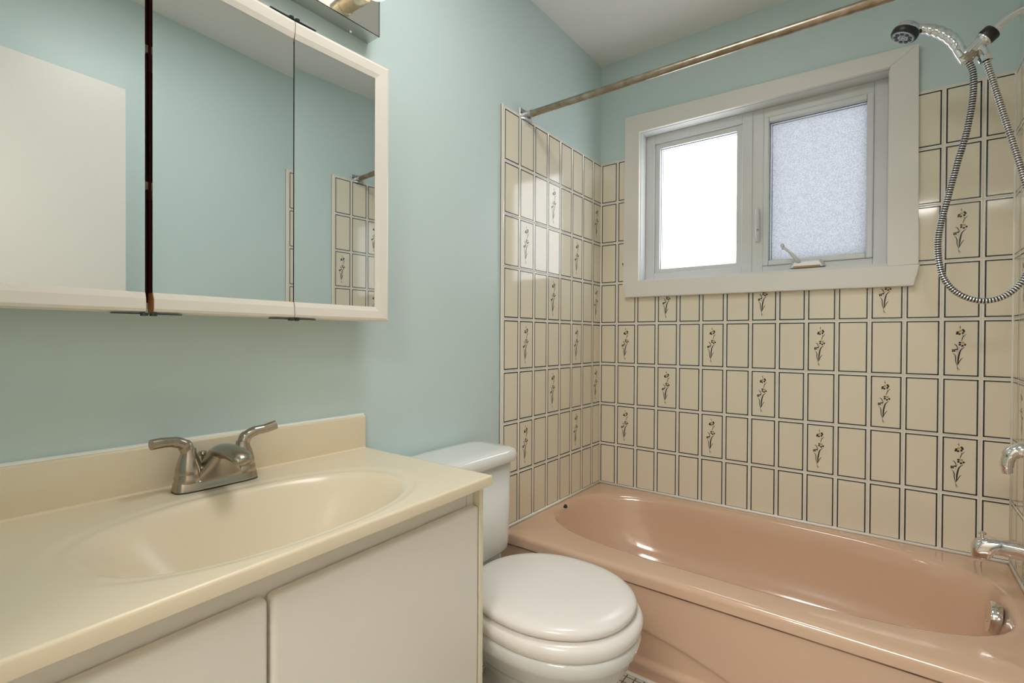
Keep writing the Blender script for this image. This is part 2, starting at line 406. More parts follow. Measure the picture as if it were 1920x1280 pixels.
pane(0.281, 0.631, 1.392, 1.976, 0.085, M_glass, 'bright frosted pane')
pane(0.758, 1.098, 1.390, 1.978, 0.078, M_glass2, 'pebbled obscure pane')
bm = NB()
tube(bm, spline([(0.719, 0.052, 1.478), (0.719, 0.044, 1.50), (0.719, 0.042, 1.56), (0.718, 0.045, 1.60), (0.718, 0.052, 1.612)], 5), [0.006] + [0.0085] * 19 + [0.006], 12)
box(bm, 0.709, 0.729, 0.050, 0.061, 1.475, 1.545, bev=0.003)
lock = obj('lock_handle', bm, M_vinyl, win, auto=40)
bm = NB(); lathe(bm, [(0.0, 0), (0.004, 0), (0.004, 0.004), (0, 0.004)], (0.722, 0.037, 1.523), (0, -1, 0), 12); obj('lock_screw', bm, M_gapbrown, lock)
bm = NB()
F = loft(bm, [[(0.842, 0.058, 1.352), (0.968, 0.058, 1.352), (0.955, 0.058, 1.384), (0.852, 0.058, 1.384)],
              [(0.848, 0.020, 1.348), (0.962, 0.020, 1.348), (0.946, 0.026, 1.372), (0.866, 0.026, 1.372)]])
bmesh.ops.recalc_face_normals(bm, faces=F); bmesh.ops.bevel(bm, geom=list(bm.edges), offset=0.0015, segments=2, affect='EDGES')
co = obj('crank_cover', bm, M_vinyl, win)
bm = NB(); box(bm, 0.858, 0.952, 0.019, 0.0235, 1.3465, 1.354); obj('crank_opening', bm, M_gapbrown, co)
bm = NB()
tube(bm, spline([(0.876, 0.026, 1.372), (0.868, 0.012, 1.384), (0.848, 0.006, 1.410), (0.826, 0.006, 1.430)], 6), [0.010] * 6 + [0.0085] * 6 + [0.006] * 7, 12, flat=0.6)
lathe(bm, [(0, -0.001), (0.0055, 0.001), (0.006, 0.012), (0.0075, 0.016), (0.0065, 0.024), (0, 0.026)], (0.825, 0.008, 1.424), (-0.25, -0.1, 1), 14)
obj('crank_handle', bm, M_vinyl, co, smooth=True)

# ------------------------------------------------------------------ bathtub
tub = root('bathtub', (0.75, -0.4, 0), 'pink beige enamel bathtub under the window', 'bathtub')
Z = ZT; m = 144
x0, x1, y0, y1 = 0.003, W - 0.003, -0.812, -0.003
def rim(cx, cy, off, z):
    out = []
    for k in range(m):
        t = 2 * pi * k / m; c, s = math.cos(t), math.sin(t)
        # superellipse direction projected on the rectangle
        hx = (x1 - x0) / 2 - off; hy = (y1 - y0) / 2 - off
        ux = math.copysign(abs(c) ** 0.4, c); uy = math.copysign(abs(s) ** 0.4, s)
        q = max(abs(ux), abs(uy)); out.append(((x0 + x1) / 2 + hx * ux / q, (y0 + y1) / 2 + hy * uy / q, z))
    return out
bm = NB()
B = lambda a, b_, n, z, cx=0.745, cy=-0.378: sup(cx, cy, a, b_, n, m, z)
# the outer front edge is rolled, so the rectangle ring steps down on every side
rings = [rim(0, 0, 0.0, Z - 0.040), rim(0, 0, 0.0, Z - 0.016), rim(0, 0, 0.003, Z - 0.007), rim(0, 0, 0.010, Z - 0.002), rim(0, 0, 0.020, Z),
         B(0.712, 0.334, 3.0, Z), B(0.703, 0.325, 3.0, Z - 0.0015), B(0.696, 0.318, 3.0, Z - 0.008), B(0.688, 0.312, 3.0, Z - 0.024),
         B(0.676, 0.305, 3.0, Z - 0.06), B(0.655, 0.292, 3.0, Z - 0.13, 0.755), B(0.625, 0.272, 3.1, Z - 0.20, 0.77),
         B(0.585, 0.245, 3.2, Z - 0.255, 0.79), B(0.53, 0.205, 3.2, Z - 0.283, 0.81), B(0.44, 0.15, 3, Z - 0.290, 0.83), B(0.2, 0.06, 2.5, Z - 0.292, 0.9)]
loft(bm, rings, cap0=False)
bmesh.ops.recalc_face_normals(bm, faces=bm.faces)
if max(bm.faces, key=lambda f: f.calc_area()).normal.z < 0: bmesh.ops.reverse_faces(bm, faces=bm.faces)
obj('basin', bm, M_tub, tub, smooth=True)
bm = NB()   # apron: a sheet with an embossed arch and a ridge near the floor
nx, nz = 120, 60; zt_, zb_ = Z - 0.041, 0.0; grid = []
for i in range(nx + 1):
    x = x0 + (x1 - x0) * i / nx; row = []
    for j in range(nz + 1):
        z = zb_ + (zt_ - zb_) * j / nz
        y = -0.8085
        arch = 0.163 - 0.42 * (x - 0.42) ** 2
        ins = smooth01((arch - z) / 0.006) * 0.007
        y += ins
        y -= smooth01((0.066 - z) / 0.02) * (ins + 0.006); y += smooth01((0.040 - z) / 0.012) * 0.009
        row.append(bm.verts.new((x, y, z)))
    grid.append(row)
for i in range(nx):
    for j in range(nz): bm.faces.new((grid[i][j], grid[i + 1][j], grid[i + 1][j + 1], grid[i][j + 1]))
r = bmesh.ops.extrude_face_region(bm, geom=list(bm.faces))
bmesh.ops.translate(bm, vec=(0, 0.02, 0), verts=[v for v in r['geom'] if isinstance(v, bmesh.types.BMVert)])
bmesh.ops.recalc_face_normals(bm, faces=bm.faces)
obj('apron', bm, M_tub, tub, auto=50)
bm = NB(); tube(bm, [(x0, -0.8110, Z - 0.0405), (x1, -0.8110, Z - 0.0405)], 0.0022, 6)
sm = obj('seam', bm, M_seam, tub); sm['label'] = 'dark cracked seam below the rim'
# overflow plate
bm = NB(); ox, oy, oz = 1.4235, -0.352, 0.277
lathe(bm, [(0, 0), (0.042, 0), (0.044, 0.003), (0.044, 0.020), (0.042, 0.024), (0, 0.024)], (ox, oy, oz), (-1, 0, 0.12), 40)
ov = obj('overflow_plate', bm, M_chrome, tub, auto=40); ov['label'] = 'round chrome overflow plate'
bm = NB(); lathe(bm, [(0, 0), (0.005, 0), (0.004, 0.002), (0, 0.002)], (ox - 0.0242, oy, oz - 0.010), (-1, 0, 0.12), 12); obj('screw', bm, M_chrome2, ov)
bm = NB(); bx0 = (0.0687, -0.4422, ZT)
lathe(bm, [(0, 0), (0.008, 0), (0.009, 0.004), (0.006, 0.007), (0.007, 0.010), (0.004, 0.013), (0, 0.013)], bx0, (0.1, 0, 1), 12)
bmesh.ops.scale(bm, vec=(1, 1.2, 1), space=Matrix.Translation(-Vector(bx0)), verts=bm.verts)
tag(obj('rubber_stopper', bm, M_debris, loc=bx0, smooth=True), 'small dark lump lying on the tub rim near the left tiles', 'stopper')

# ------------------------------------------------------------------ tub spout, tap, shower
sy = -0.35
sp = root('tub_spout', (1.493, sy, 0.475), 'low chrome tub spout on the right wall above the rim', 'spout')
bm = NB()
path = [(1.493, 0.472, 0.026, 0.030), (1.46, 0.474, 0.026, 0.030), (1.42, 0.475, 0.025, 0.029), (1.39, 0.472, 0.024, 0.027), (1.372, 0.466, 0.021, 0.024), (1.364, 0.458, 0.015, 0.017)]
rings = []
for x, z, w, h in spline(path, 4):
    rg = []
    for k in range(28):
        t = 2 * pi * k / 28; c, s = math.cos(t), math.sin(t)
        rg.append((x, sy + w * math.copysign(abs(c) ** 0.7, c), z + h * math.copysign(abs(s) ** 0.7, s)))
    rings.append(rg)
F = loft(bm, rings); bmesh.ops.recalc_face_normals(bm, faces=F)
for v in bm.verts:   # the underside sweeps up towards the wall behind the nozzle
    if v.co.z < 0.47 and v.co.x > 1.402: v.co.z += min(0.012, (v.co.x - 1.402) * 1.2)
    elif v.co.z < 0.455: v.co.z -= 0.006
obj('body', bm, M_chrome, sp, smooth=True)
bm = NB(); lathe(bm, [(0, 0), (0.0045, 0), (0.0045, 0.010), (0.009, 0.012), (0.009, 0.017), (0.006, 0.019), (0, 0.019)], (1.386, sy, 0.496), (0, 0, 1), 20)
obj('diverter_knob', bm, M_chrome, sp, auto=40)
tp = root('bath_tap', (1.493, sy, 0.745), 'curved chrome lever tap on the right tiles above the spout', 'tap')
bm = NB(); tube(bm, spline([(1.490, sy, 0.756), (1.468, sy, 0.757), (1.448, sy, 0.750), (1.437, sy, 0.730), (1.434, sy, 0.704), (1.437, sy, 0.688)], 5), [0.021] * 8 + [0.019] * 6 + [0.015] * 6 + [0.012] * 5 + [0.007], 20)
obj('lever', bm, M_chrome, tp, smooth=True)
bm = NB(); lathe(bm, [(0.0, 0), (0.045, 0), (0.043, 0.006), (0.02, 0.010), (0, 0.010)], (1.493, sy, 0.752), (-1, 0, 0), 36); obj('escutcheon', bm, M_chrome, tp, auto=40)

hy = -0.37
sa = root('shower_mount', (1.5, hy, 2.02), 'bent chrome shower arm with black collar on the right wall', 'shower arm')
arm = [(1.5, hy, 1.958), (1.47, hy, 1.957), (1.453, hy, 1.954), (1.438, hy, 1.951), (1.42, hy, 1.942), (1.402, hy, 1.926), (1.386, hy, 1.912)]
bm = NB(); tube(bm, spline(arm, 5), 0.0105, 18); obj('pipe', bm, M_chrome, sa, smooth=True)
bm = NB(); lathe(bm, [(0, 0), (0.028, 0), (0.026, 0.006), (0.012, 0.009), (0, 0.009)], (1.5, hy, 1.958), (-1, 0, 0), 28); obj('wall_flange', bm, M_chrome, sa, auto=40)
d = Vector((-0.76, 0, -0.65)).normalized(); c0 = Vector((1.394, hy, 1.918))
bm = NB(); lathe(bm, [(0, -0.012), (0.0125, -0.012), (0.0125, 0.0), (0, 0.0)], c0, d, 24); obj('nut', bm, M_chrome, sa, auto=40)
bm = NB(); lathe(bm, [(0, 0), (0.021, 0.001), (0.0225, 0.004), (0.0225, 0.022), (0.021, 0.025), (0, 0.025)], c0, d, 28)
cl = obj('collar', bm, M_black, sa, auto=40); cl['label'] = 'black ribbed collar'
bm = NB(); lathe(bm, [(0, 0.025), (0.0215, 0.025), (0.021, 0.029), (0.016, 0.034), (0.015, 0.062), (0.0165, 0.070), (0.014, 0.078), (0, 0.08)], c0, d, 28)
tube(bm, [(1.366, hy, 1.885), (1.372, hy, 1.868), (1.377, hy, 1.848)], [0.012, 0.013, 0.013], 20)
tube(bm, [(1.3765, hy, 1.852), (1.380, hy, 1.838)], [0.0155, 0.0145], 8)
obj('diverter', bm, M_chrome, sa, auto=40)
bm = NB()   # forked cradle that holds the hand piece
tube(bm, [(1.352, hy, 1.873), (1.340, hy, 1.862), (1.333, hy, 1.853)], [0.015, 0.018, 0.017], 20)
obj('cradle', bm, M_chrome2, sa, auto=40)
hs = root('hand_shower', (1.33, hy, 1.86), 'chrome hand shower with black rimmed head and ribbed metal hose', 'hand shower')
hp = spline([(1.338, hy, 1.850), (1.327, hy, 1.878), (1.312, hy, 1.915), (1.290, hy, 1.945), (1.262, hy, 1.968), (1.235, hy, 1.983), (1.215, hy, 1.992)], 6)
n = len(hp)
rr = [0.0125 + 0.0035 * math.sin(pi * min(1, i / (n * 0.8))) + (0.0012 * math.sin(i * 1.9) if 8 < i < 28 else 0) for i in range(n)]
bm = NB(); tube(bm, hp, rr, 20); obj('handle', bm, M_chrome, hs, smooth=True)
ax = Vector((-0.42, -0.10, -0.90)).normalized(); hc = Vector((1.213, hy, 2.004))
bm = NB(); lathe(bm, [(0, -0.006), (0.012, -0.004), (0.022, 0.001), (0.029, 0.009), (0.0325, 0.018), (0.033, 0.022), (0, 0.022)], hc, ax, 36); hd = obj('spray_head', bm, M_chrome, hs, auto=50)
bm = NB(); lathe(bm, [(0, 0.022), (0.0345, 0.022), (0.0355, 0.026), (0.0350, 0.036), (0.032, 0.040), (0.0, 0.040)], hc, ax, 36); obj('rim_ring', bm, M_black, hd, auto=40)
bm = NB(); lathe(bm, [(0, 0.040), (0.029, 0.040), (0.028, 0.0425), (0, 0.0425)], hc, ax, 32); obj('spray_face', bm, M_greyp, hd, auto=40)
bm = NB(); N_ = ax.orthogonal().normalized(); B_ = ax.cross(N_)
for k in range(9):
    a = 2 * pi * k / 9; lathe(bm, [(0, 0), (0.0058, 0), (0.0052, 0.0015), (0, 0.0015)], hc + ax * 0.0425 + (N_ * math.cos(a) + B_ * math.sin(a)) * 0.0195, ax, 10)
for k in range(5):
    a = 2 * pi * k / 5; lathe(bm, [(0, 0), (0.0022, 0), (0, 0.001)], hc + ax * 0.0425 + (N_ * math.cos(a) + B_ * math.sin(a)) * 0.0075, ax, 8)
obj('nozzle', bm, M_black, hd)
hose = [(1.341, 1.855), (1.352, 1.820), (1.3545, 1.775), (1.351, 1.719), (1.339, 1.639), (1.324, 1.574), (1.306, 1.486), (1.289, 1.402), (1.282, 1.344),
        (1.285, 1.286), (1.298, 1.232), (1.328, 1.191), (1.373, 1.169), (1.418, 1.177), (1.455, 1.215), (1.474, 1.275), (1.480, 1.350), (1.474, 1.420),
        (1.461, 1.480), (1.444, 1.559), (1.427, 1.633), (1.411, 1.704), (1.394, 1.780), (1.379, 1.842)]
sp3 = spline([(x, hy, z) for x, z in hose], 24)
# resample evenly and rib the radius
L = [0.0]
for a, b_ in zip(sp3, sp3[1:]): L.append(L[-1] + (Vector(a) - Vector(b_)).length)
step = 0.0017; pts = []; j = 0; s = 0.0
while s < L[-1]:
    while L[j + 1] < s: j += 1
    t = (s - L[j]) / (L[j + 1] - L[j]); pts.append(Vector(sp3[j]).lerp(Vector(sp3[j + 1]), t)); s += step
rads = [0.0086 if (i % 4) < 2 else 0.0070 for i in range(len(pts))]
bm = NB(); F = tube(bm, pts, rads, 12)
for q, f in enumerate(F[:-2]):
    if (q // 12) % 4 in (1, 2): f.material_index = 1
obj('hose', bm, [M_chrome, M_black], hs, smooth=True)

# ------------------------------------------------------------------ shower curtain rod
ry, rz = -0.66, 1.947
rod = root('shower_rod', (0.75, ry, rz), 'tarnished metal shower curtain rod across the tub', 'curtain rod')
bm = NB(); tube(bm, [(0.03, ry, rz), (W - 0.03, ry, rz)], 0.0128, 24); obj('tube', bm, M_rod, rod, auto=50)
for s in (0, 1):
    X_ = (lambda q: q) if s == 0 else (lambda q: W - q)
    bm = NB()
    box(bm, *sorted((X_(0.0), X_(0.0025))), ry - 0.036, ry + 0.038, rz - 0.022, rz + 0.022, bev=0.0008, seg=1)
    # curved cradle flange below the tube
    rings = []
    for k in range(13):
        a = -1 + 2 * k / 12; yy = ry + 0.036 * a; xx = 0.002 + 0.026 * (1 - a * a)
        rings.append([(X_(0.001), yy, rz - 0.022), (X_(xx), yy, rz - 0.0225), (X_(xx), yy, rz - 0.019), (X_(0.001), yy, rz - 0.0185)])
    loft(bm, rings)
    tube(bm, [(X_(0.002), ry, rz), (X_(0.034), ry, rz)], 0.0152, 24)
    bmesh.ops.recalc_face_normals(bm, faces=bm.faces)
    bk = obj('bracket', bm, M_galv, rod)
    for yy in (ry - 0.027, ry + 0.029):
        bm = NB(); lathe(bm, [(0, 0), (0.004, 0), (0.003, 0.002), (0, 0.002)], (X_(0.0025), yy, rz + 0.004), (1 if s == 0 else -1, 0, 0), 10); obj('screw', bm, M_seam, bk)

# ------------------------------------------------------------------ toilet
ty = -1.185
to = root('toilet', (0.35, ty, 0), 'white toilet with closed lid between vanity and tub', 'toilet')
def rbox_rings(cx, cy, a, b_, n, levels):
    return [sup(cx + (l[3] if len(l) > 3 else 0), cy, a + l[1], b_ + l[2], n, 64, l[0]) for l in levels]
bm = NB()
loft(bm, rbox_rings(0.110, ty, 0.090, 0.208, 7, [(0.366, -0.025, -0.03), (0.369, -0.012, -0.014), (0.378, -0.006, -0.008), (0.40, -0.004, -0.006), (0.66, 0.0, 0.0)]))
bmesh.ops.recalc_face_normals(bm, faces=bm.faces); obj('tank', bm, M_toilet, to, smooth=True)
bm = NB()
loft(bm, rbox_rings(0.112, ty, 0.102, 0.222, 7, [(0.6575, -0.010, -0.010), (0.661, -0.001, -0.001), (0.668, 0.003, 0.003), (0.682, 0.003, 0.003), (0.691, 0.0, 0.0), (0.698, -0.006, -0.006), (0.7015, -0.016, -0.016), (0.703, -0.04, -0.05)]))
bmesh.ops.recalc_face_normals(bm, faces=bm.faces); obj('tank_lid', bm, M_toilet, to, smooth=True)
bm = NB()
def egg(z, a, b_, cx=0.480, back=None, n=2.1): return sup(cx, ty, a, b_, n, 72, z, a2=back or a)
loft(bm, [egg(0.0, 0.20, 0.105, 0.40, n=2.6), egg(0.02, 0.195, 0.10, 0.40, n=2.6), egg(0.09, 0.165, 0.085, 0.41), egg(0.15, 0.16, 0.09, 0.43), egg(0.19, 0.172, 0.112, 0.445, back=0.2),
          egg(0.235, 0.195, 0.147, 0.455, back=0.23), egg(0.256, 0.205, 0.160, 0.46, back=0.25), egg(0.262, 0.212, 0.168, 0.465, back=0.27), egg(0.298, 0.220, 0.182, 0.47, back=0.30),
          egg(0.305, 0.226, 0.188, 0.472, back=0.31), egg(0.328, 0.230, 0.192, 0.474, back=0.33), egg(0.338, 0.226, 0.188, 0.474, back=0.34), egg(0.339, 0.17, 0.15, 0.474, back=0.33)])
bmesh.ops.recalc_face_normals(bm, faces=bm.faces); obj('bowl', bm, M_toilet, to, smooth=True)
bm = NB()   # shelf of the bowl under the tank
box(bm, 0.03, 0.30, ty - 0.105, ty + 0.105, 0.27, 0.338, bev=0.018, seg=4); obj('bowl_shelf', bm, M_toilet, to, smooth=True)
bm = NB()
loft(bm, [egg(0.338, 0.216, 0.182, 0.475), egg(0.341, 0.224, 0.191, 0.475), egg(0.352, 0.231, 0.199, 0.475), egg(0.366, 0.233, 0.201, 0.475), egg(0.378, 0.227, 0.195, 0.475), egg(0.383, 0.215, 0.183, 0.475), egg(0.384, 0.15, 0.12, 0.475)])
bmesh.ops.recalc_face_normals(bm, faces=bm.faces); obj('seat', bm, M_seat, to, smooth=True)
bm = NB()
loft(bm, [egg(0.3855, 0.206, 0.176, 0.470), egg(0.388, 0.218, 0.188, 0.470), egg(0.398, 0.2225, 0.1925, 0.470), egg(0.407, 0.218, 0.188, 0.470), egg(0.413, 0.206, 0.176, 0.470), egg(0.4165, 0.185, 0.154, 0.470), egg(0.418, 0.10, 0.08, 0.470)])
bmesh.ops.recalc_face_normals(bm, faces=bm.faces); obj('lid', bm, M_seat, to, smooth=True)
for s in (-1, 1):
    bm = NB(); box(bm, 0.245, 0.285, ty + s * 0.075 - 0.014, ty + s * 0.075 + 0.014, 0.345, 0.395, bev=0.007); obj('hinge', bm, M_seat, to, smooth=True)

# ------------------------------------------------------------------ vanity cabinet and top (the front runs slightly out of square with the wall)
def skew(bm, k=0.05):
    for v in bm.verts:
        v.co.x += max(0.0, v.co.x) / 0.475 * k * (-1.43 - v.co.y)
VZ = 0.755; VY1 = -1.430; VY0 = -2.330
va = root('vanity_cabinet', (0.22, -1.85, 0), 'white slab door vanity cabinet under the cream sink top', 'cabinet')
fx = 0.448
bm = NB(); box(bm, 0.003, fx, -1.4445, -1.4315, 0.0, VZ - 0.0225, bev=0.0008, seg=1); skew(bm); o = obj('side_panel', bm, M_cabedge, va)
bm = NB(); box(bm, 0.003, fx, VY0 + 0.004, VY0 + 0.018, 0.0, VZ - 0.0225); skew(bm); obj('side_panel', bm, M_cabedge, va)
bm = NB(); box(bm, fx - 0.040, fx - 0.022, VY0 + 0.018, -1.4665, 0.655, VZ - 0.0225); skew(bm); obj('top_rail', bm, M_cab, va)
bm = NB(); box(bm, fx - 0.040, fx - 0.019, -1.4662, -1.4448, 0.09, VZ - 0.0225); skew(bm); obj('stile', bm, M_cab, va)
bm = NB(); box(bm, fx - 0.07, fx - 0.055, VY0 + 0.018, -1.4448, 0.0, 0.09); skew(bm); obj('toe_kick', bm, M_cab, va)
bm = NB(); box(bm, 0.003, fx - 0.041, VY0 + 0.018, -1.4448, 0.09, 0.105); skew(bm); obj('bottom_shelf', bm, M_cabedge, va)
bm = NB(); box(bm, fx - 0.040, fx - 0.0195, -1.934, -1.914, 0.09, 0.655); skew(bm); obj('stile', bm, M_gapbrown, va)
for k, (a, b_) in enumerate(((-1.9215, -1.4465), (VY0 + 0.02, -1.9265))):
    bm = NB(); box(bm, fx - 0.018, fx, a, b_, 0.10, 0.686)
    ed = [e for e in bm.edges if all(v.co.x > fx - 0.001 for v in e.verts) or (abs(e.verts[0].co.x - e.verts[1].co.x) > 0.01)]
    bmesh.ops.bevel(bm, geom=ed, offset=0.0085, segments=5, profile=0.5, affect='EDGES')
    skew(bm); obj('door', bm, M_cab, va, auto=40)

vt = root('washbasin', (0.24, -1.84, VZ), 'cream moulded sink top with oval basin and backsplash', 'sink')
bm = NB()
xa, xb = 0.001, 0.475; nx, ny = 150, 230
def depth(x, y):
    r = (abs((x - 0.290) / 0.150) ** 2.4 + abs((y + 1.838) / 0.262) ** 2.4) ** (1 / 2.4)
    ro = (abs((x - 0.288) / 0.176) ** 2.2 + abs((y + 1.838) / 0.312) ** 2.2) ** (1 / 2.2)
    z = -0.0025 * smooth01((1.0 - ro) / 0.08)
    q = smooth01((1.03 - r) / 0.60)
    z -= 0.128 * q ** 0.8
    return z
grid = []
for i in range(nx + 1):
    row = []
    for j in range(ny + 1):
        x = xa + (xb - 0.006 - xa) * i / (nx - 6) if i <= nx - 6 else xb - 0.001 * (nx - i); y = VY0 + (VY1 - VY0) * j / ny
        z = VZ + depth(x, y)
        d_ = max(0, x - (xb - 0.0045)); z -= 0.0045 - math.sqrt(max(0, 0.0045 ** 2 - d_ * d_)) if d_ > 0 else 0
        d_ = max(0, y - (VY1 - 0.005)); z -= 0.005 - math.sqrt(max(0, 0.005 ** 2 - d_ * d_)) if d_ > 0 else 0
        # cove where the backsplash rises
        d_ = max(0, 0.032 - x); z += d_ * d_ * 14
        row.append(bm.verts.new((x, y, z)))
    grid.append(row)
for i in range(nx):
    for j in range(ny): bm.faces.new((grid[i][j], grid[i + 1][j], grid[i + 1][j + 1], grid[i][j + 1]))
zb = VZ - 0.022
lowF = [bm.verts.new((xb - 0.001, grid[nx][j].co.y, zb)) for j in range(ny + 1)]
for j in range(ny): bm.faces.new((grid[nx][j], lowF[j], lowF[j + 1], grid[nx][j + 1]))
lowR = [bm.verts.new((grid[i][ny].co.x, VY1, zb)) for i in range(nx)] + [lowF[-1]]
for i in range(nx): bm.faces.new((grid[i][ny], grid[i + 1][ny], lowR[i + 1], lowR[i]))
lowL = [bm.verts.new((grid[i][0].co.x, VY0, zb)) for i in range(nx)] + [lowF[0]]
for i in range(nx): bm.faces.new((grid[i + 1][0], grid[i][0], lowL[i], lowL[i + 1]))
# underside rim strips
quad(bm, [(xb - 0.001, VY0, zb), (xb - 0.001, VY1, zb), (xb - 0.06, VY1, zb), (xb - 0.06, VY0, zb)])
skew(bm)
bmesh.ops.recalc_face_normals(bm, faces=bm.faces)
obj('countertop', bm, M_vtop, vt, auto=50)
bm = NB(); box(bm, 0.001, 0.021, VY0, VY1, VZ - 0.002, VZ + 0.087, bev=0.004); obj('backsplash', bm, M_vtop, vt, auto=50)
bm = NB(); tube(bm, [(0.006, VY0, VZ + 0.0862), (0.006, VY1, VZ + 0.0862)], 0.0058, 8); obj('caulk_bead', bm, M_caulk, vt)
bm = NB(); lathe(bm, [(0, 0), (0.022, 0), (0.021, 0.003), (0.014, 0.002), (0, 0.001)], (0.29, -1.838, VZ - 0.130), (0, 0, 1), 28); obj('drain', bm, M_chrome2, vt, auto=40)

# sink faucet
FX, FY = 0.075, -1.835
fa = root('sink_faucet', (FX, FY, VZ), 'worn brushed nickel two handle faucet behind the basin', 'faucet')
def oblong(z, dx, dy, dd=0.003): return sup(FX, FY, dx - dd, dy - dd, 4.0, 56, z)
bm = NB(); loft(bm, [oblong(VZ + 0.0003, 0.0285, 0.0815), oblong(VZ + 0.0025, 0.0285, 0.0815)]); bmesh.ops.recalc_face_normals(bm, faces=bm.faces); obj('gasket', bm, M_black, fa)
bm = NB(); loft(bm, [oblong(VZ + 0.0025, 0.028, 0.081), oblong(VZ + 0.017, 0.0265, 0.079), oblong(VZ + 0.020, 0.0245, 0.077), oblong(VZ + 0.021, 0.020, 0.072)])
bmesh.ops.recalc_face_normals(bm, faces=bm.faces); obj('base', bm, M_chrome2, fa, auto=50)
secs = [(0.066, 0.052, 0.020, 0.010), (0.080, 0.064, 0.021, 0.016), (0.100, 0.071, 0.0215, 0.016), (0.125, 0.075, 0.0215, 0.0145), (0.150, 0.0755, 0.021, 0.0135),
        (0.172, 0.073, 0.020, 0.0125), (0.188, 0.069, 0.018, 0.011), (0.197, 0.065, 0.013, 0.008)]
rings = []
for x, z, hw, hh in spline(secs, 5):
    rings.append([(x, FY + hw * math.cos(2 * pi * k / 28), VZ + z + hh * math.sin(2 * pi * k / 28)) for k in range(28)])
bm = NB(); loft(bm, rings)
# the spout's foot: a fin flaring down on to the base between the handles
foot = spline([(0.016, 0.076, 0.0225, 0.064), (0.023, 0.077, 0.0225, 0.053), (0.033, 0.080, 0.024, 0.042), (0.046, 0.085, 0.026, 0.032), (0.060, 0.091, 0.028, 0.0245), (0.074, 0.100, 0.028, 0.019)], 4)
loft(bm, [sup(cx, FY, ax_, hy_, 3.2, 40, VZ + z) for z, cx, ax_, hy_ in foot])
bmesh.ops.recalc_face_normals(bm, faces=bm.faces); obj('spout', bm, M_chrome2, fa, smooth=True)
for s in (-1, 1):
    hyy = FY + s * 0.051
    bm = NB()
    lathe(bm, [(0, 0.018), (0.0245, 0.018), (0.0250, 0.028), (0.0225, 0.033), (0.0228, 0.035), (0.0225, 0.045), (0.018, 0.062), (0.0135, 0.074), (0.0125, 0.082), (0, 0.086)], (FX, hyy, VZ), (0, 0, 1), 32)
    lv = [(FX, hyy, VZ + 0.070), (FX, hyy + s * 0.006, VZ + 0.088), (FX + 0.004, hyy + s * 0.022, VZ + 0.0985), (FX + 0.008, hyy + s * 0.044, VZ + 0.102), (FX + 0.012, hyy + s * 0.066, VZ + (0.102 if s < 0 else 0.108))]
    tube(bm, spline(lv, 6), [0.0125] * 8 + [0.0105] * 6 + [0.0095] * 5 + [0.0100] * 6, 18)
    h = obj('handle', bm, M_chrome2, fa, auto=45)
bm = NB(); tube(bm, [(0.050, FY - 0.016, VZ + 0.02), (0.048, FY - 0.016, VZ + 0.062)], 0.003, 10); lathe(bm, [(0, 0), (0.006, 0), (0.0085, 0.004), (0.007, 0.009), (0, 0.010)], (0.048, FY - 0.016, VZ + 0.058), (0, 0, 1), 16)
obj('pop_up_rod', bm, M_chrome2, fa, auto=40)

# ------------------------------------------------------------------ mirror cabinet
MZ0, MZ1 = 1.099, 1.767
mc = root('mirror_cabinet', (0.05, -1.84, MZ0), 'white framed three mirror cabinet on the left wall', 'mirror cabinet')
JX = 0.099; JY = -1.6845    # joint between right and middle mirror
yl0, yr0 = -2.30, -1.4265
bm = NB(); t = 0.012; cb = 0.078
box(bm, 0.001, cb, yr0 - 0.010 - t, yr0 - 0.010, MZ0 + 0.008, MZ1 - 0.008); box(bm, 0.001, cb, yl0, yl0 + t, MZ0 + 0.008, MZ1 - 0.008)
box(bm, 0.001, cb, yl0 + t, yr0 - 0.010 - t, MZ0 + 0.008, MZ0 + 0.008 + t); box(bm, 0.001, cb, yl0 + t, yr0 - 0.010 - t, MZ1 - 0.008 - t, MZ1 - 0.008)
obj('body', bm, M_mframe, mc)
bm = NB(); box(bm, 0.001, 0.006, yl0 + t, yr0 - 0.010 - t, MZ0 + 0.02, MZ1 - 0.02); box(bm, 0.006, cb - 0.003, -1.9655, -1.954, MZ0 + 0.02, MZ1 - 0.02); obj('interior', bm, M_darkint, mc)
for zz in (1.335, 1.585):
    bm = NB(); box(bm, 0.006, cb + 0.003, yl0 + t, yr0 - 0.022, zz - 0.008, zz + 0.006); obj('shelf', bm, M_shelf, mc)
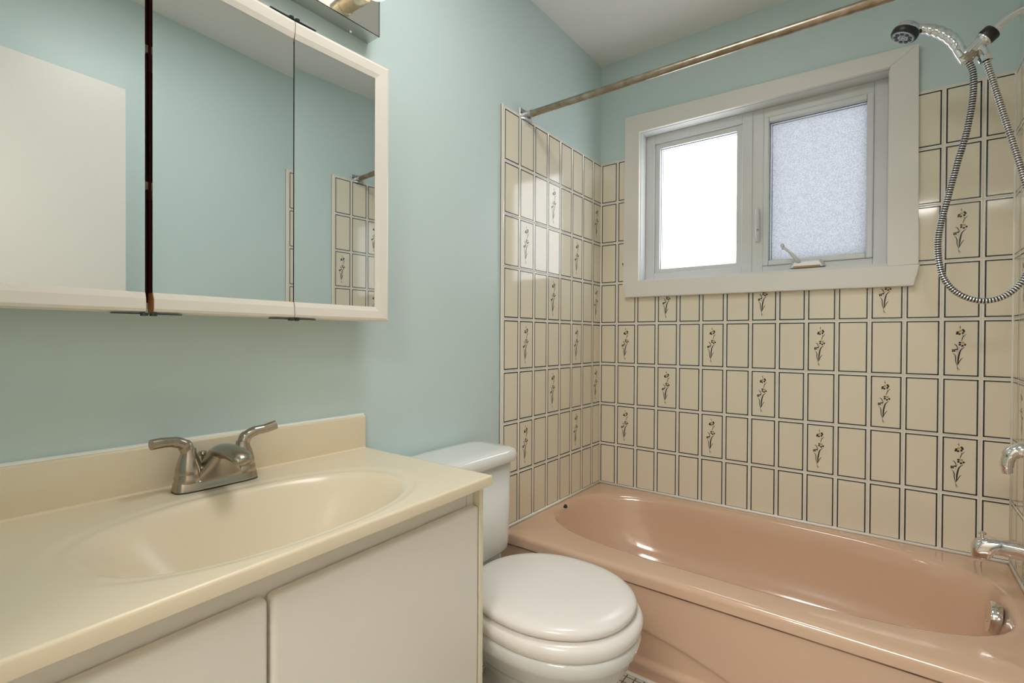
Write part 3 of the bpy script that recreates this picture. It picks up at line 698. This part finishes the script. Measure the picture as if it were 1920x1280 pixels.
def door3(name, u0, u1, ang, ox, oy, right_stile=False, left_stile=False, label=None, wood_end=False):
    """local: u along the door, w outwards; ang turns it about the vertical at (ox, oy)"""
    ca, sa_ = math.cos(ang), math.sin(ang)
    def T(u, w, z): return (ox + w * ca - u * sa_, oy + w * sa_ + u * ca, z)
    root_d = None
    bm = NB(); th = 0.019
    prof_b = [(-th, 0.000), (-0.003, 0.000), (0.004, 0.003), (0.006, 0.008), (0.005, 0.026), (0.001, 0.037), (-0.002, 0.037), (-th, 0.037)]
    e0 = u0; e1 = u1
    def rail(z0, sgn):
        sc = 1.0 if sgn > 0 else 1.12
        k1 = (lambda h: (0.043 / 0.037) * h) if right_stile else (lambda h: 0)
        k0 = (lambda h: (0.043 / 0.037) * h) if left_stile else (lambda h: 0)
        A = [T(e0 + k0(h), w, z0 + sgn * h * sc) for w, h in prof_b]
        Bq = [T(e1 - k1(h), w, z0 + sgn * h * sc) for w, h in prof_b]
        loft(bm, [A, Bq])
    rail(MZ0, 1); rail(MZ1, -1)
    for on, e, sg in ((right_stile, e1, -1), (left_stile, e0, 1)):
        if on:
            A = [T(e + sg * h * 0.043 / 0.037, w, MZ0 + h) for w, h in prof_b]; Bq = [T(e + sg * h * 0.043 / 0.037, w, MZ1 - h * 1.12) for w, h in prof_b]
            loft(bm, [A, Bq])
    bmesh.ops.recalc_face_normals(bm, faces=bm.faces)
    # backing board
    q0, q1 = u0 + (0.038 if left_stile else 0.0), u1 - (0.038 if right_stile else 0)
    F = loft(bm, [[T(q0, -th, z) for z in (MZ0 + 0.03,)] + [T(q1, -th, MZ0 + 0.03), T(q1, -th, MZ1 - 0.035), T(q0, -th, MZ1 - 0.035)],
                  [T(q0, -0.006, MZ0 + 0.03), T(q1, -0.006, MZ0 + 0.03), T(q1, -0.006, MZ1 - 0.035), T(q0, -0.006, MZ1 - 0.035)]], 1)
    bmesh.ops.recalc_face_normals(bm, faces=bm.faces)
    dobj = obj('door', bm, [M_mframe, M_darkint], mc)
    dobj['label'] = label
    bm = NB()
    F = loft(bm, [[T(q0, -0.0055, MZ0 + 0.032), T(q1, -0.0055, MZ0 + 0.032), T(q1, -0.0055, MZ1 - 0.037), T(q0, -0.0055, MZ1 - 0.037)],
                  [T(q0, 0, MZ0 + 0.032), T(q1, 0, MZ0 + 0.032), T(q1, 0, MZ1 - 0.037), T(q0, 0, MZ1 - 0.037)]])
    bmesh.ops.recalc_face_normals(bm, faces=F)
    obj('mirror', bm, M_mirror, dobj)
    if wood_end:
        bm = NB(); loft(bm, [[T(u0 - 0.0006, w, MZ0 + h) for w, h in prof_b], [T(u0 + 0.0008, w, MZ0 + h) for w, h in prof_b]])
        bmesh.ops.recalc_face_normals(bm, faces=bm.faces); obj('bare_end', bm, M_wood, dobj)
    return dobj
door3('door', 0.0012, 0.2585, rad(-1.9), JX, JY, right_stile=True, label='narrow right mirror door')
door3('door', -0.2720, -0.0012, rad(2.05), JX, JY, label='middle mirror door', wood_end=True)
door3('door', -0.60, -0.2835, rad(2.05), JX - 0.0005, JY, left_stile=True, label='left mirror door')
# butterfly hinges: pin and thin leaves on the frame edges
for zz in (MZ1 + 0.0015, MZ0 - 0.0015):
    for yy, nm in ((JY, 0), (JY - 0.2775, 1)):
        xx = JX if nm == 0 else JX + 0.008
        bm = NB(); sg = 1 if zz > 1.5 else -1
        box(bm, xx - 0.003, xx + 0.004, yy - 0.055, yy + 0.052, zz - 0.0010, zz + 0.0010)
        lathe(bm, [(0, -0.002), (0.006, -0.002), (0.006, 0.0035), (0, 0.0045)], (xx + 0.001, yy - 0.007, zz), (0, 0, sg), 14)
        lathe(bm, [(0, -0.002), (0.006, -0.002), (0.006, 0.0035), (0, 0.0045)], (xx + 0.001, yy + 0.007, zz), (0, 0, sg), 14)
        obj('hinge', bm, M_line, mc)

# ------------------------------------------------------------------ vanity light bar
LZ0, LZ1 = 1.8785, 1.985; LY1 = -1.4135; LY0 = -2.17; LX = 0.0505
li = root('vanity_light', (0.0, -1.79, LZ0), 'polished bar light with globe bulbs above the mirror cabinet', 'light fixture')
bm = NB(); box(bm, 0.0, LX, LY0, LY1, LZ0, LZ1); 
for f in bm.faces: f.material_index = 0 if f.normal.x > 0.5 else 1
obj('bar', bm, [M_lampbox, M_lampside], li)
bm = NB(); box(bm, LX - 0.0004, LX + 0.0008, LY0 - 0.0008, LY1 + 0.0008, LZ0 - 0.0008, LZ0 + 0.0012); box(bm, LX - 0.0004, LX + 0.0008, LY1 - 0.0008, LY1 + 0.0008, LZ0, LZ1); obj('edge_strip', bm, M_line, li)
bm = NB(); lathe(bm, [(0, 0), (0.0045, 0), (0.0045, 0.002), (0.0025, 0.006), (0, 0.006)], (0.012, -1.478, LZ0), (0, 0, -1), 14); obj('screw', bm, M_chrome, li, auto=40)
for k in range(4):
    yy = -1.503 - 0.19 * k; zz = LZ0 + 0.052
    bm = NB(); lathe(bm, [(0, 0), (0.0235, 0), (0.0235, 0.024), (0.0255, 0.026), (0.0255, 0.056), (0.024, 0.060), (0, 0.060)], (LX, yy, zz), (1, 0, 0), 28)
    so = obj('socket', bm, M_socket, li, auto=40)
    bm = NB()
    pr = [(0.0, 0.0), (0.014, 0.0), (0.0165, 0.008)] + [(0.038 * math.sin(a), 0.048 - 0.038 * math.cos(a)) for a in [rad(28 + 152 * i / 12) for i in range(13)]]
    lathe(bm, pr, (LX + 0.056, yy, zz), (1, 0, 0), 28); obj('bulb', bm, M_bulb, so, smooth=True)

# ------------------------------------------------------------------ the open room door lying against the right wall, seen in the mirror
bm = NB(); box(bm, 1.452, 1.488, -2.32, -1.532, 0.012, 2.04, bev=0.001, seg=1)
dr = struct('door_1', bm, M_trim, 'plain white door leaf folded back against the right wall, in the mirror', 'door')
